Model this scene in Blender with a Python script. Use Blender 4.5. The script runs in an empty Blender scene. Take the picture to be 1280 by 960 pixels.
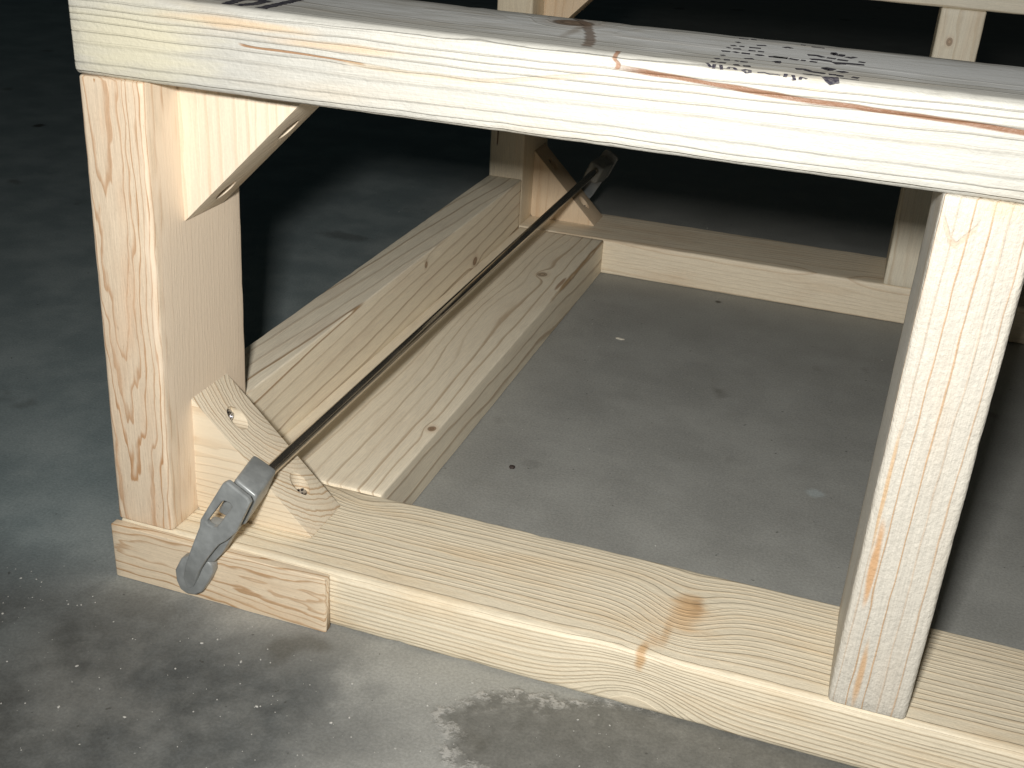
import bpy, bmesh, math, random
from mathutils import Vector, Matrix, noise

sc = bpy.context.scene
C = bpy.data.collections.new('place'); sc.collection.children.link(C)
MM = 0.001
random.seed(7)

# ------------------------------------------------------------------ camera
FPX, PITCH, YAW, ROLL = 1417.83, -0.4556, -0.3032, 0.0618
CAM = Vector((390.68, -474.12, 422.35)) * MM
cam = bpy.data.cameras.new('camera'); cam.sensor_width = 36.0
cam.lens = FPX / 1280 * 36.0
cam.clip_start = 0.01; cam.clip_end = 60
cam_ob = bpy.data.objects.new('camera', cam); C.objects.link(cam_ob)
fwd = Vector((math.sin(YAW)*math.cos(PITCH), math.cos(YAW)*math.cos(PITCH), math.sin(PITCH)))
rt = fwd.cross(Vector((0, 0, 1))).normalized(); up = rt.cross(fwd)
rt2 = math.cos(ROLL)*rt + math.sin(ROLL)*up; up2 = -math.sin(ROLL)*rt + math.cos(ROLL)*up
m = Matrix((rt2, up2, -fwd)).transposed().to_4x4(); m.translation = CAM
cam_ob.matrix_world = m
sc.camera = cam_ob

# ------------------------------------------------------------------ world: a dark garage
w = bpy.data.worlds.new('World'); sc.world = w; w.use_nodes = True
bg = w.node_tree.nodes['Background']
bg.inputs[0].default_value = (0.85, 1.0, 0.97, 1); bg.inputs[1].default_value = 0.008

def area_light(name, loc, target, power, sx, sy, color, spread=180):
    l = bpy.data.lights.new(name, 'AREA'); l.shape = 'RECTANGLE'; l.size = sx; l.size_y = sy
    l.energy = power; l.color = color; l.spread = math.radians(spread)
    o = bpy.data.objects.new(name, l); C.objects.link(o)
    loc = Vector(loc)*MM; o.location = loc
    o.rotation_euler = (Vector(target)*MM - loc).to_track_quat('-Z', 'Y').to_euler()
    return o
# the camera's built-in flash, a little above and left of the lens
area_light('camera_flash', (356, -520, 475), (170, 480, 40), 4.15, 0.044, 0.028, (1.0, 0.98, 0.945), 140)
# weak cool light from the far open side of the garage
area_light('garage_light', (-2600, 900, 1900), (-300, 500, 0), 1.0, 1.6, 1.0, (0.55, 0.9, 1.0))

vs = sc.view_settings
vs.view_transform = 'Standard'; vs.look = 'None'; vs.exposure = 0; vs.gamma = 1; vs.use_curve_mapping = False
sc.render.engine = 'CYCLES'
sc.cycles.use_denoising = True
sc.cycles.max_bounces = 6; sc.cycles.diffuse_bounces = 4

# ------------------------------------------------------------------ node helper
class NT:
    def __init__(s, name):
        s.mat = bpy.data.materials.new(name); s.mat.use_nodes = True
        s.t = s.mat.node_tree; s.t.nodes.clear()
        s.out = s.t.nodes.new('ShaderNodeOutputMaterial')
        s.bsdf = s.t.nodes.new('ShaderNodeBsdfPrincipled')
        s.t.links.new(s.bsdf.outputs[0], s.out.inputs[0])
    def put(s, sock, v):
        if v is None: return
        if isinstance(v, bpy.types.NodeSocket): s.t.links.new(v, sock)
        else: sock.default_value = v
    def m(s, op, a, b=None, c=None, clamp=False):
        n = s.t.nodes.new('ShaderNodeMath'); n.operation = op; n.use_clamp = clamp
        for i, v in enumerate((a, b, c)): s.put(n.inputs[i], v)
        return n.outputs[0]
    def add(s, a, b): return s.m('ADD', a, b)
    def sub(s, a, b): return s.m('SUBTRACT', a, b)
    def mul(s, a, b): return s.m('MULTIPLY', a, b)
    def comb(s, x, y, z):
        n = s.t.nodes.new('ShaderNodeCombineXYZ')
        for i, v in enumerate((x, y, z)): s.put(n.inputs[i], v)
        return n.outputs[0]
    def noise(s, vec, scale=1.0, detail=2.0, rough=0.5, color=False, dist=0.0):
        n = s.t.nodes.new('ShaderNodeTexNoise'); n.noise_dimensions = '3D'
        s.put(n.inputs['Vector'], vec); n.inputs['Scale'].default_value = scale
        n.inputs['Detail'].default_value = detail; n.inputs['Roughness'].default_value = rough
        n.inputs['Distortion'].default_value = dist
        return n.outputs['Color' if color else 'Fac']
    def sep(s, v):
        n = s.t.nodes.new('ShaderNodeSeparateXYZ'); s.put(n.inputs[0], v); return n.outputs
    def smooth(s, v, a, b, lo=0.0, hi=1.0):
        n = s.t.nodes.new('ShaderNodeMapRange'); n.interpolation_type = 'SMOOTHSTEP'
        s.put(n.inputs[0], v); n.inputs[1].default_value = a; n.inputs[2].default_value = b
        n.inputs[3].default_value = lo; n.inputs[4].default_value = hi
        return n.outputs[0]
    def mix(s, f, a, b, mode='MIX'):
        n = s.t.nodes.new('ShaderNodeMix'); n.data_type = 'RGBA'; n.blend_type = mode
        s.put(n.inputs[0], f)
        for k, v in ((6, a), (7, b)):
            if isinstance(v, tuple) and len(v) == 3: v = v + (1,)
            s.put(n.inputs[k], v)
        return n.outputs[2]
    def grey(s, v): return s.comb(v, v, v)
    def curve(s, v, pts):
        """piecewise smooth function through pts [(x, y)], any ranges"""
        xs = [p[0] for p in pts]; ys = [p[1] for p in pts]
        x0, x1 = min(xs), max(xs); y0, y1 = min(ys), max(ys)
        if y1 - y0 < 1e-6: return s.add(s.mul(v, 0.0), y0)
        n = s.t.nodes.new('ShaderNodeFloatCurve')
        cu = n.mapping.curves[0]
        q = sorted(((x-x0)/(x1-x0), (y-y0)/(y1-y0)) for x, y in pts)
        while len(cu.points) < len(q): cu.points.new(0.5, 0.5)
        for p_, (a, b) in zip(cu.points, q): p_.location = (a, b)
        n.mapping.update()
        t = s.m('DIVIDE', s.sub(v, x0), x1-x0, clamp=True)
        s.put(n.inputs['Value'], t)
        return s.add(s.mul(n.outputs[0], y1-y0), y0)
    def bump(s, h, strength, dist, normal=None):
        n = s.t.nodes.new('ShaderNodeBump'); n.inputs['Strength'].default_value = strength
        n.inputs['Distance'].default_value = dist; s.put(n.inputs['Height'], h)
        if normal is not None: s.put(n.inputs['Normal'], normal)
        return n.outputs[0]
    def xyz(s):
        n = s.t.nodes.new('ShaderNodeTexCoord')
        o = s.sep(n.outputs['Object'])
        return [s.mul(o[i], 1000.0) for i in range(3)]

def wood(name, axis, pith, slope=(0, 0), spacing=4.0, early=(0.72, 0.60, 0.42), late=(0.45, 0.28, 0.14),
         late_amt=0.6, lo=0.45, wob=3.0, wobfreq=1.0, seed=0.0, knots=(), lines=(), blobs=(), rough=0.0, fine=1.0,
         gloss=0.5, ridge=0.5, blotch=0.12, ringvar=1.2, tint=(0.66, 0.46, 0.28), ticks=0.0, vary=(0.25, 1.0), wob2=0.9, smooth_above=None):
    n = NT(name)
    P = n.xyz()
    a = P['xyz'.index(axis)]; others = [i for i in range(3) if i != 'xyz'.index(axis)]
    u, v = P[others[0]], P[others[1]]
    cv = n.comb(n.add(n.mul(a, 0.0065*wobfreq), seed*3.7), n.add(n.mul(u, 0.035), seed), n.add(n.mul(v, 0.035), seed*1.9))
    w1 = n.sep(n.noise(cv, 1.0, 2.5, 0.5, True))
    cf = n.comb(n.add(n.mul(a, 0.04), seed), n.mul(u, 0.22), n.mul(v, 0.22))
    w2 = n.sep(n.noise(cf, 1.0, 1.5, 0.5, True))
    def off(base, q, sl, k):
        r = n.sub(base, q)
        if sl: r = n.sub(r, n.mul(a, sl))
        r = n.add(r, n.mul(n.sub(w1[k], 0.5), 2*wob))
        return n.add(r, n.mul(n.sub(w2[k], 0.5), wob2*2))
    uu, vv = off(u, pith[0], slope[0], 0), off(v, pith[1], slope[1], 1)
    R = n.m('SQRT', n.add(n.mul(uu, uu), n.mul(vv, vv)))
    kd = []
    for (kx, ky, kz, rad, el, push, kcol) in knots:
        kp = (kx, ky, kz); ka = kp['xyz'.index(axis)]; ku, kv_ = kp[others[0]], kp[others[1]]
        da = n.mul(n.sub(a, ka), 1.0/el)
        du = n.add(n.sub(u, ku), n.mul(n.sub(w2[0], 0.5), 0.3*rad)); dv = n.add(n.sub(v, kv_), n.mul(n.sub(w2[1], 0.5), 0.3*rad))
        D = n.m('SQRT', n.add(n.add(n.mul(da, da), n.mul(du, du)), n.mul(dv, dv)))
        g = n.m('EXPONENT', n.mul(n.mul(D, D), -1.0/(2.1*rad)**2))
        R = n.add(R, n.mul(g, push))
        kd.append((D, rad, kcol)) if kcol else None
    rv = n.noise(n.comb(n.mul(R, 0.35/spacing), seed, seed*2), 1.0, 1.0, 0.5)
    R = n.add(R, n.mul(n.sub(rv, 0.5), 2*ringvar*spacing))
    ph = n.mul(R, 1.0/spacing)
    f = n.m('FRACT', ph)
    lt = n.mul(n.smooth(f, lo, 0.9), n.smooth(f, 0.93, 1.0, 1.0, 0.0))
    rid = n.m('FLOOR', ph)
    ra = n.noise(n.comb(n.mul(rid, 7.31), seed, 0.3), 1.0, 0.0)
    lts = n.mul(lt, n.smooth(ra, 0.3, 0.7, vary[0], vary[1]))
    col = n.mix(n.m('MULTIPLY', lts, late_amt, clamp=True), early, late)
    # slow colour drift along the board
    bl = n.noise(n.comb(n.add(n.mul(a, 0.012), seed*5), n.mul(u, 0.06), n.mul(v, 0.06)), 1.0, 3.0, 0.55)
    col = n.mix(n.m('MULTIPLY', n.smooth(bl, 0.45, 0.8), blotch*2.2, clamp=True), col, tint)
    # fibres
    fb = n.noise(n.comb(n.mul(a, 0.05), n.mul(u, 1.5), n.mul(v, 1.5)), 1.0, 3.0, 0.6)
    fv = n.smooth(fb, 0.25, 0.75, 1.0-0.11*fine, 1.0+0.07*fine)
    gr = n.noise(n.comb(n.mul(a, 0.5), n.mul(u, 0.9), n.mul(v, 0.9)), 1.0, 3.0, 0.7)
    fv = n.mul(fv, n.smooth(gr, 0.2, 0.8, 0.95, 1.05))
    col = n.mix(1.0, col, n.grey(fv), 'MULTIPLY')
    if ticks:
        tk = n.noise(n.comb(n.mul(a, 0.16), n.mul(u, 1.1), n.mul(v, 1.1)), 1.0, 2.0, 0.5)
        col = n.mix(n.m('MULTIPLY', n.smooth(tk, 0.68, 0.74), ticks, clamp=True), col, (0.30, 0.19, 0.10))
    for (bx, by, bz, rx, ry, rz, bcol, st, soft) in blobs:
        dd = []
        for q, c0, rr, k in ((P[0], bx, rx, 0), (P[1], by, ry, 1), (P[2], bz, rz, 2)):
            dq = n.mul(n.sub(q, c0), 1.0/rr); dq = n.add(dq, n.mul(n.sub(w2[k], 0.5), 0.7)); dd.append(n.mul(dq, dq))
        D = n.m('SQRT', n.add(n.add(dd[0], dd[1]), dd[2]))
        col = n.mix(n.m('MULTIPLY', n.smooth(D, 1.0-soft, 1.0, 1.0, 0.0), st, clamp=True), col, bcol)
    knot_h = None
    for D, rad, kcol in kd:
        kr = n.m('SINE', n.add(n.mul(D, 9.0/rad*1.2), n.mul(w2[2], 3.0)))
        kc = n.mix(n.smooth(kr, -0.6, 1.0), kcol, tuple(c*0.55 for c in kcol))
        rim = n.mul(n.smooth(D, rad*0.72, rad*0.92), n.smooth(D, rad*0.95, rad*1.12, 1.0, 0.0))
        halo = n.smooth(D, rad*0.9, rad*2.2, 0.35, 0.0)
        col = n.mix(halo, col, tuple(c*1.25 for c in kcol))
        col = n.mix(n.smooth(D, rad*0.8, rad*1.0, 0.95, 0.0), col, kc)
        col = n.mix(n.mul(rim, 0.7), col, tuple(c*0.42 for c in kcol))
    lh = None
    for (av, bv, pts, wd, lcol, st, gate) in lines:
        A, B = P['xyz'.index(av)], P['xyz'.index(bv)]
        c0 = n.curve(A, pts)
        d = n.m('ABSOLUTE', n.add(n.sub(B, c0), n.mul(n.sub(w2[1], 0.5), 1.2*wd + 0.5)))
        x0, x1 = min(p[0] for p in pts), max(p[0] for p in pts); e = max(1.5, 0.06*(x1-x0))
        en = n.mul(n.smooth(A, x0, x0+e), n.smooth(A, x1-e, x1, 1.0, 0.0))
        k = n.mul(n.smooth(d, wd*0.55, wd*1.25, 1.0, 0.0), en)
        gv, g0, g1 = gate
        G = P['xyz'.index(gv)]
        k = n.mul(k, n.mul(n.m('GREATER_THAN', G, g0), n.m('LESS_THAN', G, g1)))
        col = n.mix(n.m('MULTIPLY', k, st, clamp=True), col, lcol)
        lh = k if lh is None else n.add(lh, k)
    n.put(n.bsdf.inputs['Base Color'], col)
    n.put(n.bsdf.inputs['Roughness'], n.smooth(fb, 0.2, 0.8, gloss-0.08, gloss+0.12))
    n.bsdf.inputs['Specular IOR Level'].default_value = 0.42
    h = n.add(n.mul(fb, 0.35*fine), n.mul(lt, ridge))
    if rough:
        rn = n.noise(n.comb(n.mul(a, 0.30), n.mul(u, 0.42), n.mul(v, 0.42)), 1.0, 3.5, 0.62)
        h = n.add(h, n.mul(rn, rough*2.2))
    if smooth_above is not None: h = n.mul(h, n.smooth(P[2], smooth_above-1.5, smooth_above, 1.0, 0.22))
    if lh is not None: h = n.sub(h, n.mul(lh, 0.8))
    n.put(n.bsdf.inputs['Normal'], n.bump(h, 0.8, 0.0004))
    return n.mat

# ------------------------------------------------------------------ object helpers
def link(name, me, mat=None, parent=None, angle=40):
    o = bpy.data.objects.new(name, me); C.objects.link(o)
    if mat is not None: me.materials.append(mat)
    if angle is not None:
        for p in me.polygons: p.use_smooth = True
        me.set_sharp_from_angle(angle=math.radians(angle))
    if parent is not None: o.parent = parent
    return o

def thing(name, label, cat, loc=(0, 0, 0), group=None):
    o = bpy.data.objects.new(name, None); C.objects.link(o); o.location = Vector(loc)*MM
    o.empty_display_size = 0.05
    o['label'] = label; o['category'] = cat
    if group: o['group'] = group
    return o

def board(name, axis, a0, a1, u0, u1, v0, v1, mat, parent, r=3.5, seg=7.0, jit=0.12, chip=0.25, warp=None, seed=0, label=None):
    """A sawn board in millimetres: rounded cross-section (u, v) swept along `axis`, edges a little uneven."""
    uc, vc, hu, hv = (u0+u1)/2, (v0+v1)/2, (u1-u0)/2, (v1-v0)/2
    prof = []   # (u, v, corner flag 0..1)
    for (su, sv, t0) in ((1, 1, 0), (-1, 1, 90), (-1, -1, 180), (1, -1, 270)):
        for k in range(6):
            t = math.radians(t0 + 90*k/5)
            prof.append((uc + su*(hu-r) + r*math.cos(t), vc + sv*(hv-r) + r*math.sin(t), 1.0, math.cos(t), math.sin(t)))
        # points along the following flat side
        nu, nv = {0: (0, 1), 90: (-1, 0), 180: (0, -1), 270: (1, 0)}[t0]
        length = 2*(hu-r) if nv else 2*(hv-r)
        k = max(1, int(length/9))
        for j in range(1, k):
            d = length*j/k
            if nv: prof.append((uc + su*(hu-r) - (1 if nv > 0 else -1)*d, vc + nv*hv, 0.0, nu, nv))
            else:  prof.append((uc + nu*hu, vc + sv*(hv-r) + (-1 if nu < 0 else 1)*d, 0.0, nu, nv))
    N = len(prof); L = a1-a0; ns = max(2, int(L/seg))
    bm = bmesh.new(); rings = []
    sta = [(a0, 1.0), (a0+0.35, 0.35), (a0+1.1, 0.0)] + [(a0 + L*i/ns, 0.0) for i in range(1, ns)] + [(a1-1.1, 0.0), (a1-0.35, 0.35), (a1, 1.0)]
    ia = 'xyz'.index(axis); io = [i for i in range(3) if i != ia]
    for (a, inset) in sta:
        ring = []
        for (pu, pv, c, nu, nv) in prof:
            q = Vector((a*0.02, pu*0.05 + seed*9.1, pv*0.05))
            d = jit*noise.noise(q*2.0)*1.5
            if c:
                q2 = Vector((a*0.11, pu*0.12 + seed*5.3, pv*0.12))
                d -= chip*max(0.0, noise.noise(q2) + 0.25*noise.noise(q2*3.1))*1.6
            uu = pu + nu*(d - 0.9*inset); vv = pv + nv*(d - 0.9*inset)
            co = [0, 0, 0]; co[ia] = a; co[io[0]] = uu; co[io[1]] = vv
            if warp: co = warp(*co)
            ring.append(bm.verts.new(Vector(co)*MM))
        rings.append(ring)
    for i in range(len(rings)-1):
        for j in range(N):
            bm.faces.new((rings[i][j], rings[i][(j+1) % N], rings[i+1][(j+1) % N], rings[i+1][j]))
    bm.faces.new(list(reversed(rings[0]))); bm.faces.new(rings[-1])
    bmesh.ops.recalc_face_normals(bm, faces=bm.faces[:])
    me = bpy.data.meshes.new(name); bm.to_mesh(me); bm.free()
    o = link(name, me, mat, parent)
    if label: o['label'] = label
    return o

def bevel_bm(bm, width, segs=2, angle=25):
    es = [e for e in bm.edges if len(e.link_faces) == 2 and e.calc_face_angle(0) > math.radians(angle)]
    bmesh.ops.bevel(bm, geom=es, offset=width*MM, segments=segs, profile=0.6, affect='EDGES', clamp_overlap=True)

def prism(poly, y0, y1):
    """polygon in (x, z) mm extruded in y"""
    bm = bmesh.new()
    f = [bm.verts.new((x*MM, y0*MM, z*MM)) for x, z in poly]; b = [bm.verts.new((x*MM, y1*MM, z*MM)) for x, z in poly]
    bm.faces.new(f); bm.faces.new(b)
    for i in range(len(poly)):
        j = (i+1) % len(poly); bm.faces.new((f[i], f[j], b[j], b[i]))
    bmesh.ops.recalc_face_normals(bm, faces=bm.faces[:])
    return bm

def cylinder_bm(c, axis, r, l0, l1, n=28):
    """closed cylinder from c+axis*l0 to c+axis*l1 (mm)"""
    bm = bmesh.new(); ax = Vector(axis).normalized(); c = Vector(c)
    e1 = ax.orthogonal().normalized(); e2 = ax.cross(e1)
    A, B = [], []
    for k in range(n):
        t = 2*math.pi*k/n; d = e1*math.cos(t)*r + e2*math.sin(t)*r
        A.append(bm.verts.new((c+ax*l0+d)*MM)); B.append(bm.verts.new((c+ax*l1+d)*MM))
    for k in range(n):
        j = (k+1) % n; bm.faces.new((A[k], A[j], B[j], B[k]))
    bm.faces.new(A); bm.faces.new(B)
    bmesh.ops.recalc_face_normals(bm, faces=bm.faces[:])
    return bm

def mesh_of(bm, name):
    me = bpy.data.meshes.new(name); bm.to_mesh(me); bm.free(); return me

def boolean(me, cutters):
    o = bpy.data.objects.new('work', me); C.objects.link(o); tmp = []
    for cb in cutters:
        cm = mesh_of(cb, 'cut'); co = bpy.data.objects.new('cut', cm); C.objects.link(co); tmp.append((co, cm))
        md = o.modifiers.new('b', 'BOOLEAN'); md.object = co; md.operation = 'DIFFERENCE'; md.solver = 'EXACT'
    dg = bpy.context.evaluated_depsgraph_get(); dg.update()
    res = bpy.data.meshes.new_from_object(o.evaluated_get(dg))
    bpy.data.objects.remove(o)
    for co, cm in tmp: bpy.data.objects.remove(co); bpy.data.meshes.remove(cm)
    return res

def metal(name, col, rough, metallic=1.0, bumpy=0.0, nscale=0.5):
    n = NT(name); P = n.xyz(); v = n.comb(*P)
    a = n.noise(v, nscale, 4.0, 0.6)
    c = n.mix(n.smooth(a, 0.3, 0.75), tuple(x*0.82 for x in col), tuple(min(1, x*1.12) for x in col))
    n.put(n.bsdf.inputs['Base Color'], c); n.bsdf.inputs['Metallic'].default_value = metallic
    n.put(n.bsdf.inputs['Roughness'], n.smooth(a, 0.2, 0.8, rough-0.07, rough+0.1))
    if bumpy:
        b = n.noise(v, 0.55, 3.0, 0.6); n.put(n.bsdf.inputs['Normal'], n.bump(b, bumpy, 0.0006))
    return n.mat

# ------------------------------------------------------------------ floor
def concrete():
    n = NT('concrete'); P = n.xyz(); x, y, z = P; v = n.comb(x, y, z)
    big = n.noise(v, 0.0032, 4.0, 0.55); mid = n.noise(v, 0.016, 5.0, 0.6); fin = n.noise(v, 0.09, 4.0, 0.65); gr = n.noise(v, 0.55, 3.0, 0.7)
    col = n.mix(n.smooth(mid, 0.3, 0.72), (0.30, 0.30, 0.278), (0.36, 0.36, 0.333))
    # trowelled drift along x
    tro = n.noise(n.comb(n.mul(x, 0.006), n.mul(y, 0.03), 0.0), 1.0, 4.0, 0.6)
    col = n.mix(n.smooth(tro, 0.45, 0.8, 0.0, 0.3), col, (0.28, 0.28, 0.25))
    # bluish tone over the left side of the slab
    left = n.smooth(n.add(n.sub(x, n.mul(y, -0.10)), n.mul(n.sub(big, 0.5), 160)), -90.0, 70.0, 1.0, 0.0)
    blue = n.mix(n.smooth(mid, 0.35, 0.7), (0.19, 0.235, 0.24), (0.27, 0.315, 0.315))
    col = n.mix(n.mul(left, 0.9), col, blue)
    # grimy front strip
    front = n.mul(n.smooth(n.add(y, n.mul(n.sub(mid, 0.5), 90)), -60.0, 25.0, 1.0, 0.0), n.smooth(n.add(x, n.mul(n.sub(mid, 0.5), 140)), 150.0, 225.0, 1.0, 0.0))
    gm = n.mix(n.smooth(fin, 0.35, 0.7), (0.080, 0.085, 0.083), (0.110, 0.117, 0.115))
    gm = n.mix(n.smooth(big, 0.5, 0.75, 0, 0.35), gm, (0.075, 0.066, 0.05))
    col = n.mix(n.mul(front, n.smooth(mid, 0.33, 0.62, 0.6, 1.0)), col, gm)
    # a spill with a crusty rim, under the front rail
    d1 = n.mul(n.sub(x, 420.0), 1/192.0); d2 = n.mul(n.sub(y, -45.0), 1/60.0)
    D = n.m('SQRT', n.add(n.mul(d1, d1), n.mul(d2, d2)))
    D = n.add(D, n.add(n.mul(n.sub(n.noise(v, 0.03, 2.0, 0.5), 0.5), 0.55), n.mul(n.sub(fin, 0.5), 0.16)))
    ins = n.smooth(D, 0.90, 1.06, 1.0, 0.0)
    sp = n.mix(n.smooth(fin, 0.35, 0.7), (0.105, 0.103, 0.09), (0.155, 0.152, 0.135))
    sp = n.mix(n.smooth(n.noise(v, 0.045, 4.0, 0.65), 0.60, 0.78, 0.0, 0.5), sp, (0.28, 0.275, 0.25))
    col = n.mix(n.mul(ins, 0.8), col, sp)
    rim = n.mul(n.mul(n.smooth(D, 0.84, 0.97), n.smooth(D, 0.98, 1.06, 1.0, 0.0)), n.smooth(n.noise(v, 0.13, 4.0, 0.7), 0.46, 0.60))
    col = n.mix(n.mul(rim, 0.85), col, (0.42, 0.41, 0.38))
    # oil spots
    ol = n.smooth(n.noise(v, 0.011, 3.0, 0.5), 0.66, 0.73)
    col = n.mix(n.mul(ol, 0.5), col, (0.075, 0.07, 0.055))
    for (ox, oy, rx, ry, s_) in ((-161, 624, 34, 14, .4), (178, 216, 3, 3, .0), (30, -26, 40, 14, .25), (263, 619, 4, 5, .85), (-760, 852, 9, 12, .9), (190, 228, 9, 7, .15), (393, 273, 7, 7, -1)):
        if not s_: continue
        a_ = n.mul(n.sub(x, ox), 1/rx); b_ = n.mul(n.sub(y, oy), 1/ry)
        dd = n.add(n.m('SQRT', n.add(n.mul(a_, a_), n.mul(b_, b_))), n.mul(n.sub(fin, 0.5), 1.3))
        col = n.mix(n.smooth(dd, 0.4, 1.2, abs(s_), 0.0), col, (0.05, 0.045, 0.035) if s_ > 0 else (0.40, 0.43, 0.42))
    # speckle: light grit stains and tiny dark pits
    col = n.mix(n.smooth(gr, 0.30, 0.72, 0.0, 1.0), n.mix(1.0, col, (0.86, 0.86, 0.86), 'MULTIPLY'), n.mix(1.0, col, (1.10, 1.10, 1.10), 'MULTIPLY'))
    wh = n.noise(v, 0.22, 2.0, 0.5)
    col = n.mix(n.smooth(wh, 0.75, 0.78, 0.0, 0.6), col, (0.5, 0.5, 0.48))
    col = n.mix(n.smooth(n.noise(n.comb(n.add(x, 900), y, z), 0.16, 2.0, 0.5), 0.73, 0.76, 0.0, 0.6), col, (0.05, 0.048, 0.042))
    n.put(n.bsdf.inputs['Base Color'], col)
    n.put(n.bsdf.inputs['Roughness'], n.smooth(mid, 0.3, 0.7, 0.62, 0.82))
    n.bsdf.inputs['Specular IOR Level'].default_value = 0.3
    h = n.add(n.add(n.mul(gr, 0.5), n.mul(fin, 0.6)), n.mul(rim, 1.5))
    n.put(n.bsdf.inputs['Normal'], n.bump(h, 0.5, 0.0007))
    return n.mat
bm = bmesh.new()
bmesh.ops.create_grid(bm, x_segments=40, y_segments=40, size=6.0)
fl = link('concrete_floor', mesh_of(bm, 'concrete_floor'), concrete(), None, None)
fl['kind'] = 'structure'; fl['label'] = 'stained grey concrete garage floor'

# ------------------------------------------------------------------ the wooden frame
T = 38.0; W = 88.0; ZT = 300.3; D = 644.0; XR = 417.5; XE = 820.0; TOP = 340.0
frame = thing('wooden_frame', 'unpainted pine box frame of screwed boards standing on the concrete floor', 'wooden frame')

FRONT_GATE = ('y', -10, 8)
BROWN = (0.33, 0.17, 0.08)
white = (0.80, 0.745, 0.60)
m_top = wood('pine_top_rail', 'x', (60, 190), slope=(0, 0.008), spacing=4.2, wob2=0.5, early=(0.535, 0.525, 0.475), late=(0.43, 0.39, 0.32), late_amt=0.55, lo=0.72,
    wob=2.5, seed=1.3, rough=0.7, ridge=1.6, smooth_above=339.6, blotch=0.10, tint=(0.70, 0.55, 0.36),
    knots=((240, 70, 340, 9, 1.1, 9, (0.26, 0.18, 0.12)),),
    blobs=((450, 50, 342, 520, 47, 4.0, (0.80, 0.81, 0.795), 0.85, 0.5), (95, 0, 334, 60, 8, 4.0, (0.70, 0.50, 0.29), 0.6, 0.8), (150, 0, 329, 50, 8, 3.0, (0.68, 0.47, 0.27), 0.55, 0.8), (40, 0, 320, 60, 8, 30, (0.72, 0.67, 0.48), 0.7, 0.8),  # first blob: pale grey sheen of the top face, painted into the colour
           (361, 0, 336, 4, 6, 5, (0.62, 0.54, 0.40), 0.6, 0.7), (247, 52, 340, 4, 36, 6, (0.24, 0.18, 0.12), 0.5, 0.8)),
    lines=(('x', 'z', [(98, 325.2), (112, 324.3), (137, 324.0), (165, 322.6)], 0.55, (0.32, 0.17, 0.08), 0.9, FRONT_GATE),
           ('x', 'z', [(150, 323.2), (185, 321.5), (215, 322), (250, 327), (272, 331)], 1.1, (0.58, 0.46, 0.30), 0.45, FRONT_GATE),
           ('x', 'z', [(273, 336.5), (283, 334.6), (320, 332.6), (358, 330.5), (400, 329.8), (441, 328.6), (520, 325.5), (620, 322)], 1.15, (0.24, 0.125, 0.07), 1.0, FRONT_GATE),
           ('z', 'x', [(333, 277.5), (336, 280), (338.5, 278), (341.5, 281)], 1.1, (0.30, 0.15, 0.08), 0.85, FRONT_GATE),
           ('y', 'x', [(8, 264), (35, 258), (60, 250), (80, 241), (92, 232)], 2.6, (0.20, 0.14, 0.10), 0.8, ('z', 337, 350))))
m_post = wood('pine_front_post', 'z', (17, -22), slope=(0, 0.045), spacing=3.0, early=(0.76, 0.625, 0.465), late=(0.48, 0.255, 0.115), late_amt=0.95, vary=(0.45, 1.0), lo=0.62, wob2=1.8, ridge=0.12,
    blobs=((42, 52, 170, 14, 58, 230, (0.83, 0.69, 0.53), 0.92, 0.3),), wob=4, wobfreq=1.7, seed=2.1, rough=0.12, blotch=0.3, tint=(0.72, 0.51, 0.34), ticks=0.35)
m_block = wood('pine_facing', 'x', (-26, 22), slope=(0.05, -0.015), spacing=3.0, early=(0.75, 0.62, 0.45), late=(0.43, 0.235, 0.10), late_amt=0.95, vary=(0.45, 1.0), lo=0.6, wob2=1.9, ridge=0.2,
    wob=5, wobfreq=1.6, seed=3.4, blotch=0.2, ticks=0.3)
m_bot = wood('pine_bottom_rail', 'x', (-60, -95), slope=(0, 0), spacing=2.6, early=(0.79, 0.70, 0.53), late=(0.55, 0.405, 0.24), late_amt=0.5, lo=0.5, wob2=0.4,
    wob=2.2, seed=4.2, rough=0.35, ridge=0.9, blotch=0.2, tint=(0.68, 0.50, 0.29),
    knots=((336, 40, 40, 16, 0.7, 11, None), (126, 74, 40, 7, 1.5, 6, None), (322, -1, 12, 10, 1.6, -16, None)),
    blobs=((338, 46, 40, 13, 25, 8, (0.56, 0.33, 0.14), 0.92, 0.75), (342, 50, 40, 5, 16, 8, (0.40, 0.22, 0.09), 0.7, 0.8), (331, 24, 40, 4, 22, 8, (0.50, 0.29, 0.12), 0.55, 0.8), (322, 2, 36, 4, 14, 12, (0.56, 0.33, 0.14), 0.75, 0.7), (326, 14, 40, 7, 12, 6, (0.58, 0.35, 0.16), 0.5, 0.8), (335, 40, 40, 34, 26, 6, (0.72, 0.54, 0.34), 0.6, 0.9)))
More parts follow.
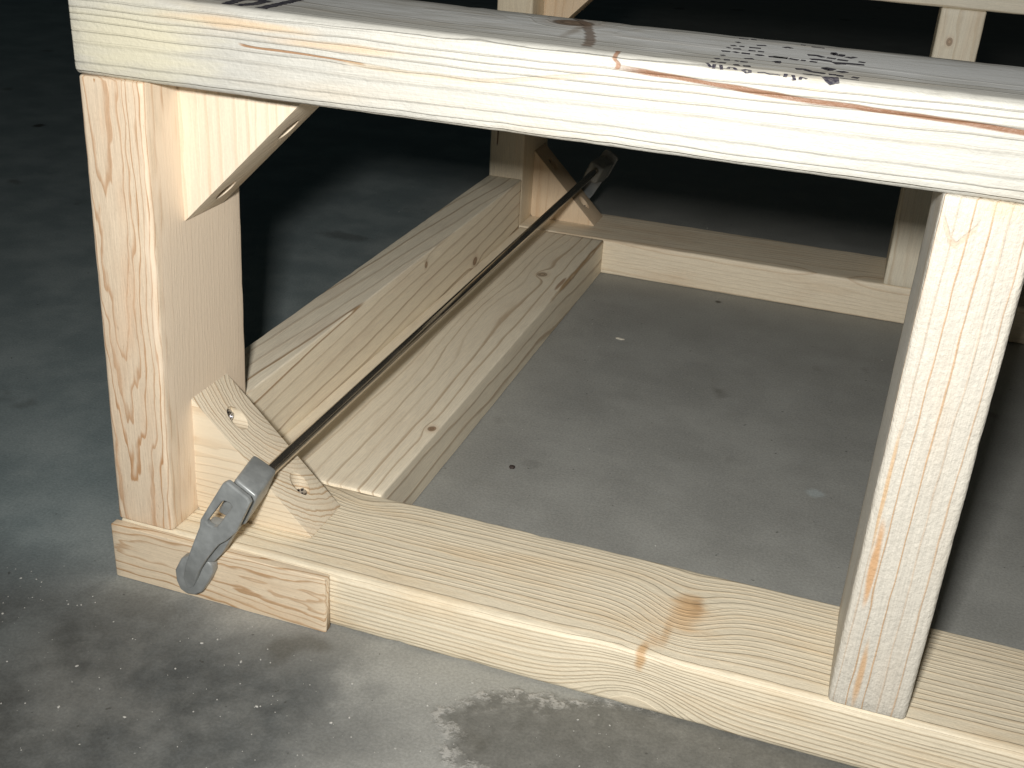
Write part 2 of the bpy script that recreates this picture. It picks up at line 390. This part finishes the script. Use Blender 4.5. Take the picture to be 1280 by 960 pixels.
m_rpost = wood('pine_middle_post', 'z', (330, 60), slope=(0.012, 0), spacing=6.0, early=(0.61, 0.575, 0.50), late=(0.52, 0.33, 0.18), late_amt=0.85, lo=0.84,
    wob=2.0, seed=5.6, rough=1.4, blotch=0.05, vary=(0.35, 1.0), ringvar=0.5,
    blobs=((415.5, 50, 170, 4.0, 60, 170, (0.70, 0.70, 0.66), 0.8, 0.3), (424.3, 0, 122, 2.6, 9, 26, (0.58, 0.33, 0.15), 0.85, 0.5), (430, 0, 60, 2.2, 9, 26, (0.60, 0.36, 0.17), 0.75, 0.6), (422, 0, 160, 1.2, 9, 40, (0.62, 0.40, 0.20), 0.7, 0.6),  # first blob: grazing light on the left face, painted in as grey
           (440, 0, 299, 16, 9, 9, (0.64, 0.52, 0.34), 0.6, 0.9)),
    lines=(('x', 'z', [(419, 292), (422.5, 285), (425.5, 280.5), (428.5, 283), (434, 290)], 2.0, (0.60, 0.44, 0.30), 0.55, FRONT_GATE),))
m_edge = wood('pine_side_board', 'y', (-180, -130), slope=(0.04, 0.02), spacing=8.0, wob2=0.3, early=(0.90, 0.80, 0.62), late=(0.42, 0.285, 0.165), late_amt=1.0, lo=0.74,
    wob=3.0, seed=6.3, rough=0.08, blotch=0.15, ringvar=0.8, tint=(0.70, 0.56, 0.42),
    knots=((38, 384, 79, 3.0, 1.0, 3, (0.46, 0.32, 0.20)), (38, 508, 42, 4.0, 1.4, 5, (0.40, 0.26, 0.16))))
m_flat = wood('pine_flat_board', 'y', (-5, -70), slope=(-0.03, 0.03), spacing=8.6, wob2=0.3, early=(0.90, 0.80, 0.62), late=(0.42, 0.285, 0.16), late_amt=1.0, lo=0.74,
    wob=4.0, seed=7.7, rough=0.08, blotch=0.15, ringvar=0.8, tint=(0.70, 0.56, 0.40),
    knots=((90, 390, 38, 9, 5.5, 11, None), (96, 560, 38, 8, 3.0, 8, None), (105, 515, 39, 5.0, 1.2, 7, (0.56, 0.43, 0.29)), (128, 183, 39, 3.2, 1.3, 4, (0.46, 0.30, 0.18))),
    blobs=((128, 500, 38, 2.6, 22, 6, (0.34, 0.20, 0.11), 0.8, 0.5),))
m_rear = wood('pine_rear_rail', 'x', (610, 90), slope=(0.05, 0), spacing=5.5, early=(0.85, 0.74, 0.56), late=(0.62, 0.45, 0.28), late_amt=0.5, lo=0.55, wob=5, seed=8.8,
    knots=((370, 644, 42, 8, 1.6, 8, None),), blotch=0.2)
m_rpost2 = wood('pine_rear_post', 'z', (20, 560), slope=(0, 0.03), spacing=5.0, early=(0.76, 0.66, 0.49), late=(0.52, 0.36, 0.21), late_amt=0.5, lo=0.6, wob=4, seed=9.9, ticks=0.3,
    lines=(('z', 'x', [(120, 8), (150, 9), (190, 9)], 0.9, (0.14, 0.07, 0.035), 0.9, ('y', 640, 650)),))
m_rpost3 = wood('pine_rear_middle_post', 'z', (470, 560), slope=(0, 0.03), spacing=6.0, early=(0.78, 0.71, 0.56), late=(0.55, 0.42, 0.27), late_amt=0.5, lo=0.6, wob=4, seed=11.2,
    knots=((430, 644, 272, 2.6, 1.4, 3, (0.50, 0.36, 0.24)),))
m_reartop = wood('pine_rear_top_rail', 'x', (700, 250), spacing=5.5, early=(0.78, 0.72, 0.58), late=(0.55, 0.44, 0.28), late_amt=0.5, lo=0.6, wob=4, seed=12.4)

lean = lambda x, y, z: (x + 6.0*(z-T)/262.0, y, z)
def top_warp(x, y, z):
    k = max(0.0, 1 - x/260.0)
    return (x, y, z + (3.0*k*k if z > 320 else 0.0))

board('bottom_rail', 'x', 1.5, XE+T, 0, W, 0, T, m_bot, frame, r=4.5, chip=0.6, jit=0.10, seed=1)
board('facing_block', 'x', -0.5, 141.5, -6.2, -0.3, -1.6+1.7, T-0.4, m_block, frame, r=0.7, chip=0.1, jit=0.05, seed=2, label='short thin pine facing strip on the rail end under the clamp pad')
board('corner_post', 'z', T+0.1, ZT-0.1, 0, T, 0.4, W, m_post, frame, r=3.2, warp=lean, seed=3)
board('middle_post', 'z', T+0.1, ZT-0.1, XR, XR+T, 1.0, W-0.5, m_rpost, frame, r=3.0, jit=0.08, chip=0.25, seed=4, label='rough pale middle post with orange resin streaks')
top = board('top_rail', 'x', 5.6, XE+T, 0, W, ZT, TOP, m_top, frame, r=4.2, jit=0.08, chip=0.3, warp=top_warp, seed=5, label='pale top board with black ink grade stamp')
board('side_board', 'y', W+0.4, D-0.4, 0.5, T, 0.2, 89.0, m_edge, frame, r=1.3, seed=6, label='side board standing on its edge')
board('floor_board', 'y', W+0.4, D-0.4, T+0.5, 132.5, 0.1, T-0.6, m_flat, frame, r=1.6, seed=7, label='wide knotty board lying flat on the floor')
board('bottom_rail', 'x', 0, XE+T, D, D+W, 0, T, m_rear, frame, r=2.5, seed=8)
board('corner_post', 'z', T+0.1, ZT-0.1, 0, T, D+0.3, D+W, m_rpost2, frame, r=2.5, seed=9)
board('middle_post', 'z', T+0.1, ZT-0.1, XR, XR+T, D+0.3, D+W, m_rpost3, frame, r=2.5, seed=10)
board('top_rail', 'x', 0, XE+T, D, D+W, ZT, TOP-1.5, m_reartop, frame, r=3.0, seed=11)
for (y0, mt, s_) in ((0.4, m_rpost, 12), (D+0.3, m_rpost3, 13)):
    board('corner_post', 'z', T+0.1, ZT-0.1, XE, XE+T, y0, y0+W-0.6, mt, frame, r=2.8, seed=s_)

# triangular corner blocks with pocket-hole screws
m_screw = metal('zinc_screw', (0.45, 0.45, 0.47), 0.2)
m_gus = wood('pine_corner_block', 'x', (74, 97), slope=(0.0, 0.0), spacing=2.7, early=(0.75, 0.655, 0.50), late=(0.50, 0.33, 0.18), late_amt=0.85,
    blobs=((70, 26, 70, 70, 2.5, 60, (0.75, 0.64, 0.475), 0.75, 0.4),), lo=0.5, wob=1.5, wobfreq=1.5, seed=13.1, fine=0.6)
m_gus2 = wood('pine_upper_block', 'z', (-30, 120), slope=(0.02, 0), spacing=5.5, early=(0.80, 0.69, 0.54), late=(0.66, 0.48, 0.31), late_amt=0.4, lo=0.6, wob=2.5, seed=14.4, fine=0.7)
m_gus3 = wood('pine_rear_block', 'z', (80, 760), slope=(0.02, 0), spacing=3.2, early=(0.74, 0.58, 0.40), late=(0.55, 0.36, 0.20), late_amt=0.45, lo=0.6, wob=2.5, seed=15.2, fine=0.7)

def screw(c, axis, parent):
    """pan-head screw seen in its pocket: flanged head, cross recess"""
    bm = cylinder_bm(c, axis, 4.1, 0, 1.2, 24)
    b2 = cylinder_bm(c, axis, 2.9, 1.1, 3.0, 24); me = mesh_of(b2, 'h'); bm.from_mesh(me); bpy.data.meshes.remove(me)
    bevel_bm(bm, 0.35, 2, 50)
    me = mesh_of(bm, 'screw_head'); ax = Vector(axis).normalized(); e1 = ax.orthogonal().normalized(); e2 = ax.cross(e1)
    cuts = []
    for d, o in ((e1, e2), (e2, e1)):
        cb = bmesh.new(); c0 = Vector(c)
        vs_ = []
        for t in (2.0, 3.6):
            for sa, sb in ((-1, -1), (1, -1), (1, 1), (-1, 1)):
                vs_.append(cb.verts.new((c0 + ax*t + d*1.9*sa + o*0.45*sb)*MM))
        for q in ((0, 1, 2, 3), (4, 5, 6, 7), (0, 1, 5, 4), (1, 2, 6, 5), (2, 3, 7, 6), (3, 0, 4, 7)): cb.faces.new([vs_[i] for i in q])
        bmesh.ops.recalc_face_normals(cb, faces=cb.faces[:]); cuts.append(cb)
    me2 = boolean(me, cuts); bpy.data.meshes.remove(me)
    s = link('pocket_screw', me2, m_screw, parent, 35)
    return s

def gusset(corner, sx, sz, leg, y0, y1, mat, holes, label=None):
    cx, cz = corner; c = 5.0
    poly = [(cx + sx*c*.5, cz+sz*0.15), (cx+sx*leg, cz+sz*0.15), (cx+sx*(leg-0.2), cz+sz*0.8), (cx+sx*0.8, cz+sz*(leg-0.2)), (cx+sx*0.15, cz+sz*leg), (cx+sx*0.15, cz+sz*c*.5)]
    bm = prism(poly, y0, y1); bevel_bm(bm, 0.5, 2)
    me = mesh_of(bm, 'corner_block')
    cuts = [cylinder_bm(h[0], h[1], h[2], -h[3], 40) for h in holes]
    me2 = boolean(me, cuts); bpy.data.meshes.remove(me)
    g = link('corner_block', me2, mat, frame, 30)
    if label: g['label'] = label
    for h in holes:
        c0 = Vector(h[0]) - Vector(h[1])*(h[3]-0.05)
        screw(c0, h[1], g)
    return g
# holes: (centre on the sloping face, outward axis, radius, depth)
gusset((T, T), 1, 1, 77.5, 27, 65, m_gus, [((56.5, 46, 96.5), (1, 0, 0), 6.0, 6.2), ((96, 50, 57), (0, 0, 1), 6.0, 6.2)], 'lower corner block showing curved end grain and two screws')
gusset((42.3, ZT), 1, -1, 78.5, 29, 67, m_gus2, [((54.5+2.4, 48, 236.2), (1, 0, 0), 5.6, 9), ((94.5, 52, 274), (0, 0, -1), 5.6, 9)], 'upper corner block under the top board')
gusset((T, D-D+T), 1, 1, 73, D+38, D+76, m_gus3, [((54, D+57, 95), (1, 0, 0), 6.0, 6.2), ((93, D+57, 56), (0, 0, 1), 6.0, 6.2)])
gusset((T, ZT), 1, -1, 75, D+38, D+76, m_gus3, [((54, D+57, 241.3), (1, 0, 0), 5.6, 9), ((92, D+57, 279.3), (0, 0, -1), 5.6, 9)])

# ink grade stamp on the top board (faded, mostly unreadable strokes)
STROKES= [(1.17, [(316.4, 1.4), (318.5, -5.8)]), (1.17, [(319.8, -7.4), (319.6, 0.1)]), (1.17, [(322.2, 0.3), (323.1, -7.6)]), (1.17, [(325.5, -5.1), (325.9, -2.6), (327.9, -2.5), (329.0, -6.0)]), (1.3, [(331.3, -5.2), (332.7, -3.3), (334.4, -3.8), (334.6, -7.0), (333.1, -8.0), (331.6, -5.0)]), (1.04, [(337.5, -5.8), (340.0, -4.5), (342.4, -6.0), (344.0, -5.4), (346.7, -5.9)]), (1.17, [(348.6, -7.8), (349.0, -3.5)]), (1.04, [(318.0, 6.1), (318.7, 8.4)]), (1.04, [(320.7, 6.2), (321.4, 7.6), (323.5, 7.3)]), (1.04, [(326.9, 5.4), (329.2, 6.7)]), (1.04, [(330.8, 5.6), (333.8, 6.5)]), (1.04, [(317.5, 14.8), (319.7, 16.0)]), (1.04, [(321.4, 14.8), (323.9, 15.4)]), (1.04, [(325.9, 15.4), (327.7, 14.9)]), (1.04, [(328.3, 14.9), (331.4, 15.3)]), (1.04, [(318.3, 24.7), (320.1, 26.1)]), (1.04, [(328.8, 23.0), (332.3, 25.1)]), (1.3, [(317.0, 35.9), (318.4, 36.5), (320.6, 36.2)]), (1.3, [(322.4, 35.9), (323.8, 37.6)]), (1.3, [(325.6, 36.3), (329.2, 36.6)]), (1.3, [(331.8, 36.6), (333.4, 35.9), (335.0, 37.0)]), (1.3, [(337.3, 35.3), (340.4, 36.2), (345.4, 36.0)]), (1.04, [(317.7, 46.2), (318.8, 47.4)]), (1.04, [(320.6, 45.3), (323.8, 46.6)]), (1.04, [(327.3, 45.5), (330.3, 45.7)]), (1.04, [(331.4, 45.8), (334.0, 45.7)]), (1.04, [(318.2, 53.1), (320.4, 54.4)]), (1.04, [(322.0, 54.0), (324.2, 54.1)]), (1.04, [(326.4, 53.7), (331.5, 54.4)]), (1.04, [(319.0, 63.6), (320.6, 65.3)]), (1.04, [(328.6, 61.7), (332.7, 63.7)]), (0.78, [(318.4, 75.9), (322.8, 76.3)]), (0.78, [(323.9, 77.2), (326.4, 77.5)]), (1.04, [(341.0, 22.6), (343.1, 26.0), (342.9, 21.3)]), (1.17, [(339.3, 35.6), (345.2, 35.8)]), (1.17, [(346.0, 36.0), (350.1, 34.5)]), (1.17, [(351.1, 35.2), (353.1, 35.1)]), (1.17, [(354.9, 34.7), (358.0, 34.3)]), (1.04, [(340.5, 63.6), (342.1, 66.0), (344.1, 63.9)]), (0.78, [(346.7, 77.1), (348.9, 77.0)]), (0.78, [(351.7, 74.6), (357.6, 74.4)]), (1.3, [(352.3, 50.8), (356.4, 51.9), (359.4, 48.7)]), (1.3, [(360.8, 49.0), (364.6, 48.4)]), (1.3, [(365.4, 47.2), (369.9, 46.6)]), (1.3, [(354.7, 40.0), (358.0, 41.8), (363.5, 40.9)]), (1.3, [(369.7, 39.9), (377.1, 40.8)]), (1.17, [(362.3, 65.2), (363.6, 61.5), (363.1, 58.8), (362.1, 62.7)]), (1.17, [(364.6, 58.6), (366.4, 57.6), (366.4, 62.3)]), (1.17, [(368.5, 56.9), (370.4, 54.8), (372.2, 58.9)]), (1.17, [(374.3, 47.6), (377.1, 46.7)]), (1.3, [(351.2, 12.6), (354.6, 13.8), (357.6, 10.5), (363.5, 9.3)]), (1.3, [(364.9, 8.7), (368.0, 9.3)]), (1.3, [(368.1, 8.1), (370.8, 8.0)]), (1.3, [(355.2, 2.0), (358.3, 3.1), (362.2, 2.0)]), (1.3, [(369.8, 2.5), (377.1, 1.9)]), (1.17, [(361.8, 21.6), (364.1, 18.1), (365.8, 21.3), (363.0, 23.4), (361.8, 21.0)]), (1.17, [(367.9, 18.8), (369.4, 16.8), (371.1, 19.4)]), (1.43, [(374.1, 8.4), (376.7, 7.7)]), (1.17, [(348.6, -7.4), (348.8, -2.5)]), (1.17, [(351.6, -10.1), (352.6, -9.4), (351.6, -3.4)]), (1.17, [(354.7, -8.8), (354.8, -5.0), (357.3, -6.5)])]
PATCHES= [[(362.4, 0.2), (369.1, 3.9), (370.1, -7.5), (366.5, -11.2), (364.6, -7.5)], [(363.0, 39.4), (369.6, 41.3), (369.8, 36.7), (365.7, 34.3)]]
LEFT= [[(67.1, -27.7), (74.1, -16.8), (71.0, -5.9), (67.4, -13.2), (67.1, -27.7)], [(70.1, -14.0), (76.0, -0.6)], [(91.1, -23.7), (88.1, -2.9), (97.9, 1.6)], [(96.5, -22.7), (100.1, -12.1), (99.5, 0.7)], [(108.6, -22.0), (108.7, -0.8), (108.1, 31.6)], [(88.4, -6.7), (94.9, 3.1)]]

R_TOP = 4.2
def drape(x, y):
    """point (x, y) seen on the board's top plane -> point on the board, running over its rounded front edge"""
    k = max(0.0, 1 - x/260.0); zt = TOP + 3.0*k*k
    if y >= R_TOP: return Vector((x, y, zt + 0.28))
    t = min(1.25, (R_TOP - y)/13.0)      # arc angle over the rounding
    return Vector((x, R_TOP - (R_TOP+0.28)*math.sin(t), zt - R_TOP + (R_TOP+0.28)*math.cos(t)))
def ink(strokes, patches):
    bm = bmesh.new()
    for wd, pts in strokes:
        P = []
        for (a, b) in zip(pts, pts[1:]):
            k = max(1, int(math.hypot(b[0]-a[0], b[1]-a[1])/1.2))
            for i in range(k): P.append((a[0]+(b[0]-a[0])*i/k, a[1]+(b[1]-a[1])*i/k))
        P.append(pts[-1]); prev = None
        for i, q in enumerate(P):
            a, b = P[max(0, i-1)], P[min(len(P)-1, i+1)]
            t = Vector((b[0]-a[0], b[1]-a[1])).normalized(); nn = Vector((-t.y, t.x))
            ww = wd*(0.72 if q[1] < 4 else 1.25)*(0.85 + 0.35*noise.noise(Vector((q[0]*0.9, q[1]*0.9, 0))))
            e = (bm.verts.new(drape(q[0]+nn.x*ww, q[1]+nn.y*ww*1.15)*MM), bm.verts.new(drape(q[0]-nn.x*ww, q[1]-nn.y*ww*1.15)*MM))
            if prev: bm.faces.new((prev[0], prev[1], e[1], e[0]))
            prev = e
    for poly in patches:
        c = (sum(p[0] for p in poly)/len(poly), sum(p[1] for p in poly)/len(poly))
        rings = []
        for f in (0.02, 0.5, 1.0):
            r_ = []
            for i in range(len(poly)):
                a, b = poly[i], poly[(i+1) % len(poly)]
                for j in range(4):
                    q = (a[0]+(b[0]-a[0])*j/4, a[1]+(b[1]-a[1])*j/4)
                    r_.append(bm.verts.new(drape(c[0]+(q[0]-c[0])*f, c[1]+(q[1]-c[1])*f)*MM))
            rings.append(r_)
        for r0, r1 in zip(rings, rings[1:]):
            for i in range(len(r0)):
                j = (i+1) % len(r0); bm.faces.new((r0[i], r0[j], r1[j], r1[i]))
    bmesh.ops.recalc_face_normals(bm, faces=bm.faces[:])
    for f in bm.faces:
        if f.normal.z < -0.05: f.normal_flip()
    return mesh_of(bm, 'ink_stamp')
def ink_mat():
    n = NT('stamp_ink'); P = n.xyz()
    a = n.noise(n.comb(n.mul(P[0], 0.5), n.mul(P[1], 1.6), P[2]), 1.0, 3.0, 0.6)
    n.put(n.bsdf.inputs['Base Color'], n.mix(n.smooth(a, 0.42, 0.72), (0.022, 0.02, 0.035), (0.16, 0.15, 0.15)))
    n.bsdf.inputs['Roughness'].default_value = 0.7
    return n.mat
m_ink = ink_mat()
link('ink_stamp', ink(STROKES, PATCHES), m_ink, top, None)
link('ink_stamp', ink([(2.4, [(x, y+27) for x, y in l]) for l in LEFT], []), m_ink, top, None)

# ------------------------------------------------------------------ bar clamp
clamp = thing('bar_clamp', 'grey cast-jaw bar clamp with long threaded rod lying across the wooden frame', 'clamp', (60, -10, 5))
INV = Matrix.Translation(-Vector((60, -10, 5))*MM)
m_cast = metal('cast_zinc', (0.30, 0.315, 0.312), 0.36, 0.12, 0.05, 0.12)
m_rod = metal('dark_steel', (0.66, 0.58, 0.47), 0.15, 0.95, 0.0, 0.03)
JD = Vector((-37, 0, -83)).normalized(); JW = Vector((83, 0, -37)).normalized()

def to_clamp(bm): bm.transform(INV); return bm

def jaw(xf, parent_name='jaw'):
    """xf maps front-jaw millimetre points to place"""
    plate = [(87.2, 94.0), (90.0, 96.0), (102.6, 88.4), (103.7, 85.5), (98.6, 74.5), (93.7, 63.9), (87.0, 56.6), (82.5, 53.2), (79.0, 48.5), (73.4, 40.2), (67.8, 30.7), (63.5, 21.5), (59.9, 14.5), (57.2, 12.6), (54.8, 13.6), (53.6, 19.6), (58.0, 31.0), (63.3, 43.3), (67.2, 53.0), (70.4, 61.5), (71.3, 66.5), (79.5, 80.8)]
    slot = [(85.4, 80.9), (87.0, 81.8), (89.4, 81.2), (90.3, 79.8), (86.3, 72.6), (82.2, 65.6), (80.4, 65.0), (78.0, 66.0), (77.4, 67.4), (81.4, 74.0)]
    bm = bmesh.new()
    vo = [bm.verts.new((x, -19.0, z)) for x, z in plate]; vi = [bm.verts.new((84+(x-84)*1.3, -19.0, 73.5+(z-73.5)*1.15)) for x, z in slot]
    es = [bm.edges.new((vs_[i], vs_[(i+1) % len(vs_)])) for vs_ in (vo, vi) for i in range(len(vs_))]
    bmesh.ops.triangle_fill(bm, edges=es, use_beauty=True)
    r = bmesh.ops.extrude_face_region(bm, geom=bm.faces[:])
    for g in r['geom']:
        if isinstance(g, bmesh.types.BMVert): g.co.y += 3.8
    bmesh.ops.recalc_face_normals(bm, faces=bm.faces[:])
    es = [e for e in bm.edges if len(e.link_faces) == 2 and e.calc_face_angle(0) > 0.9]
    bmesh.ops.bevel(bm, geom=es, offset=0.9, segments=2, profile=0.5, affect='EDGES', clamp_overlap=True)
    o0 = Vector((95, 0, 90))
    for s in range(30, 92, 5):     # loops across the tongue so that it can bend
        bmesh.ops.bisect_plane(bm, geom=bm.verts[:]+bm.edges[:]+bm.faces[:], plane_co=o0+JD*s, plane_no=JD)
    for v in bm.verts:
        s = (v.co - o0).dot(JD)
        if s > 34:
            t = min(1.0, (s-34)/48.0); v.co.y += 4.5*t*t - 2.0*math.sin(t*math.pi)
    for v in bm.verts: v.co = xf(v.co)*MM
    bmesh.ops.recalc_face_normals(bm, faces=bm.faces[:])
    j = link(parent_name, mesh_of(to_clamp(bm), 'jaw'), m_cast, clamp, 14)
    # socket that grips the rod
    def hexa(front, back):
        b = bmesh.new(); f = [b.verts.new(p) for p in front]; k = [b.verts.new(p) for p in back]; n_ = len(f)
        b.faces.new(f); b.faces.new(k)
        for i in range(n_): b.faces.new((f[i], f[(i+1) % n_], k[(i+1) % n_], k[i]))
        bmesh.ops.recalc_face_normals(b, faces=b.faces[:]); return b
    def fin(b, wdt, nm, par, segs=3):
        es_ = [e for e in b.edges if len(e.link_faces) == 2 and e.calc_face_angle(0) > 0.5]
        bmesh.ops.bevel(b, geom=es_, offset=wdt, segments=segs, profile=0.5, affect='EDGES', clamp_overlap=True)
        for v in b.verts: v.co = xf(v.co)*MM
        bmesh.ops.recalc_face_normals(b, faces=b.faces[:])
        return link(nm, mesh_of(to_clamp(b), nm), m_cast, par, 40)
    sk = hexa([(88.5, -8.0, 91.5), (102.0, -8.0, 83.2), (92.5, -8.0, 61.0), (75.0, -8.0, 66.0)],
              [(82.5, 22.0, 90.5), (97.5, 22.0, 83.5), (90.0, 22.0, 65.5), (74.5, 22.0, 70.5)])
    fin(sk, 2.0, 'rod_socket', j)
    web = hexa([(72.0, -15.0, 62.0), (91, -15.0, 62), (87.5, -14.0, 56), (80.5, -14.0, 43), (75, -14.0, 36), (60, -13, 30), (62, -14, 42), (70, -14.0, 58)],
               [(72.0, -6.0, 62.0), (91, -6.0, 62), (87.5, -7.0, 56), (80.5, -7.0, 43), (75, -7.0, 36), (60, -7.5, 30), (62, -7, 42), (70, -7.0, 58)])
    fin(web, 0.8, 'jaw_rib', j, 2)
    pad2 = [(46.3, 19.5), (46.6, 12.0), (48.6, 6.3), (53.0, 4.2), (59.0, 5.2), (63.4, 8.4), (68.2, 16.5), (71.8, 24.6), (71.9, 29.5), (68.6, 33.0), (60.0, 34.0), (51.0, 29.0)]
    pd = hexa([(x+1, -13.4, z+2.6) for x, z in pad2], [(x+1, -6.5, z+2.6) for x, z in pad2])
    fin(pd, 1.5, 'clamp_pad', j, 3)
    return j
ROD0 = Vector((88.0, 34.0, 76.3)); ROD1 = Vector((103.0, 738.0, 94.0))
rd = (ROD1-ROD0).normalized()
jaw(lambda c: Vector(c))
jaw(lambda c: Vector((c.x + 13.5, 725.4 - c.y, c.z + 13.0)))

def rod():
    bm = bmesh.new(); e1 = rd.orthogonal().normalized(); e2 = rd.cross(e1); N = 14; prev = None
    L0, L1 = -14.0, (ROD1-ROD0).length - 8
    s = L0; k = 0
    while s < L1:
        th = 1.0 if s < 170 else 0.0; r_ = 3.6 - 0.09*th*(k % 2)
        c = ROD0 + rd*s
        ring = [bm.verts.new((c + (e1*math.cos(2*math.pi*i/N) + e2*math.sin(2*math.pi*i/N))*r_)*MM) for i in range(N)]
        if prev:
            for i in range(N): bm.faces.new((prev[i], prev[(i+1) % N], ring[(i+1) % N], ring[i]))
        else: bm.faces.new(ring)
        prev = ring; s += 0.85 if s < 170 else 12.0; k += 1
    bm.faces.new(prev)
    bmesh.ops.recalc_face_normals(bm, faces=bm.faces[:])
    return mesh_of(to_clamp(bm), 'threaded_rod')
link('threaded_rod', rod(), m_rod, clamp, 60)

# ------------------------------------------------------------------ grit and chips on the floor
def chip(name, x, y, sx, sy, h, mat, label, cat, group=None, rot=0.0):
    bm = bmesh.new(); bmesh.ops.create_icosphere(bm, subdivisions=2, radius=1.0)
    for v in bm.verts:
        v.co *= 1 + 0.35*noise.noise(v.co*1.7 + Vector((x, y, 0)))
        v.co = Vector((v.co.x*sx, v.co.y*sy, max(-0.6, v.co.z)*h + h*0.6))*MM
    bm.transform(Matrix.Rotation(rot, 4, 'Z'))
    o = link(name, mesh_of(bm, name), mat, None, 30); o.location = Vector((x, y, 0))*MM
    o['label'] = label; o['category'] = cat
    if group: o['group'] = group
    return o
def plain(name, col, rough=0.8):
    n = NT(name); P = n.xyz(); a = n.noise(n.comb(*P), 0.6, 3.0)
    n.put(n.bsdf.inputs['Base Color'], n.mix(n.smooth(a, 0.3, 0.7), tuple(c*0.75 for c in col), col)); n.bsdf.inputs['Roughness'].default_value = rough
    return n.mat
m_pale = plain('pale_chip', (0.62, 0.58, 0.48)); m_dark = plain('dark_grit', (0.05, 0.035, 0.03))
chip('wood_chip', 194.5, 481.5, 4.6, 1.5, 1.0, m_pale, 'pale wood sliver lying on the concrete inside the frame', 'wood chip', None, -0.1)
chip('dirt_crumb', 178.8, 215.9, 2.2, 2.2, 1.4, m_dark, 'small dark crumb of dirt on the concrete beside the knotty flat board', 'dirt crumb')
bm = bmesh.new()
for i in range(420):
    if i < 330: x, y = random.uniform(-60, 330), random.uniform(-190, -8)
    else: x, y = random.uniform(-420, 640), random.uniform(-120, 900)
    if -4 < x < 860 and (-9 < y < 90 or 640 < y < 735): continue
    if -2 < x < 135 and 80 < y < 650: continue
    s = random.choice((0.18, 0.22, 0.26, 0.35, 0.55))*random.uniform(0.7, 1.3)
    mt = Matrix.Translation(Vector((x, y, s*0.4))*MM) @ Matrix.Rotation(random.uniform(0, 6.28), 4, 'Z') @ Matrix.Diagonal((s*random.uniform(0.8, 1.8)*MM, s*MM, s*0.7*MM, 1))
    bmesh.ops.create_icosphere(bm, subdivisions=1, radius=1.0, matrix=mt)
gr = link('floor_grit', mesh_of(bm, 'floor_grit'), plain('grit', (0.55, 0.54, 0.50)), None, None)
gr['kind'] = 'stuff'; gr['label'] = 'fine pale grit scattered over the concrete floor'
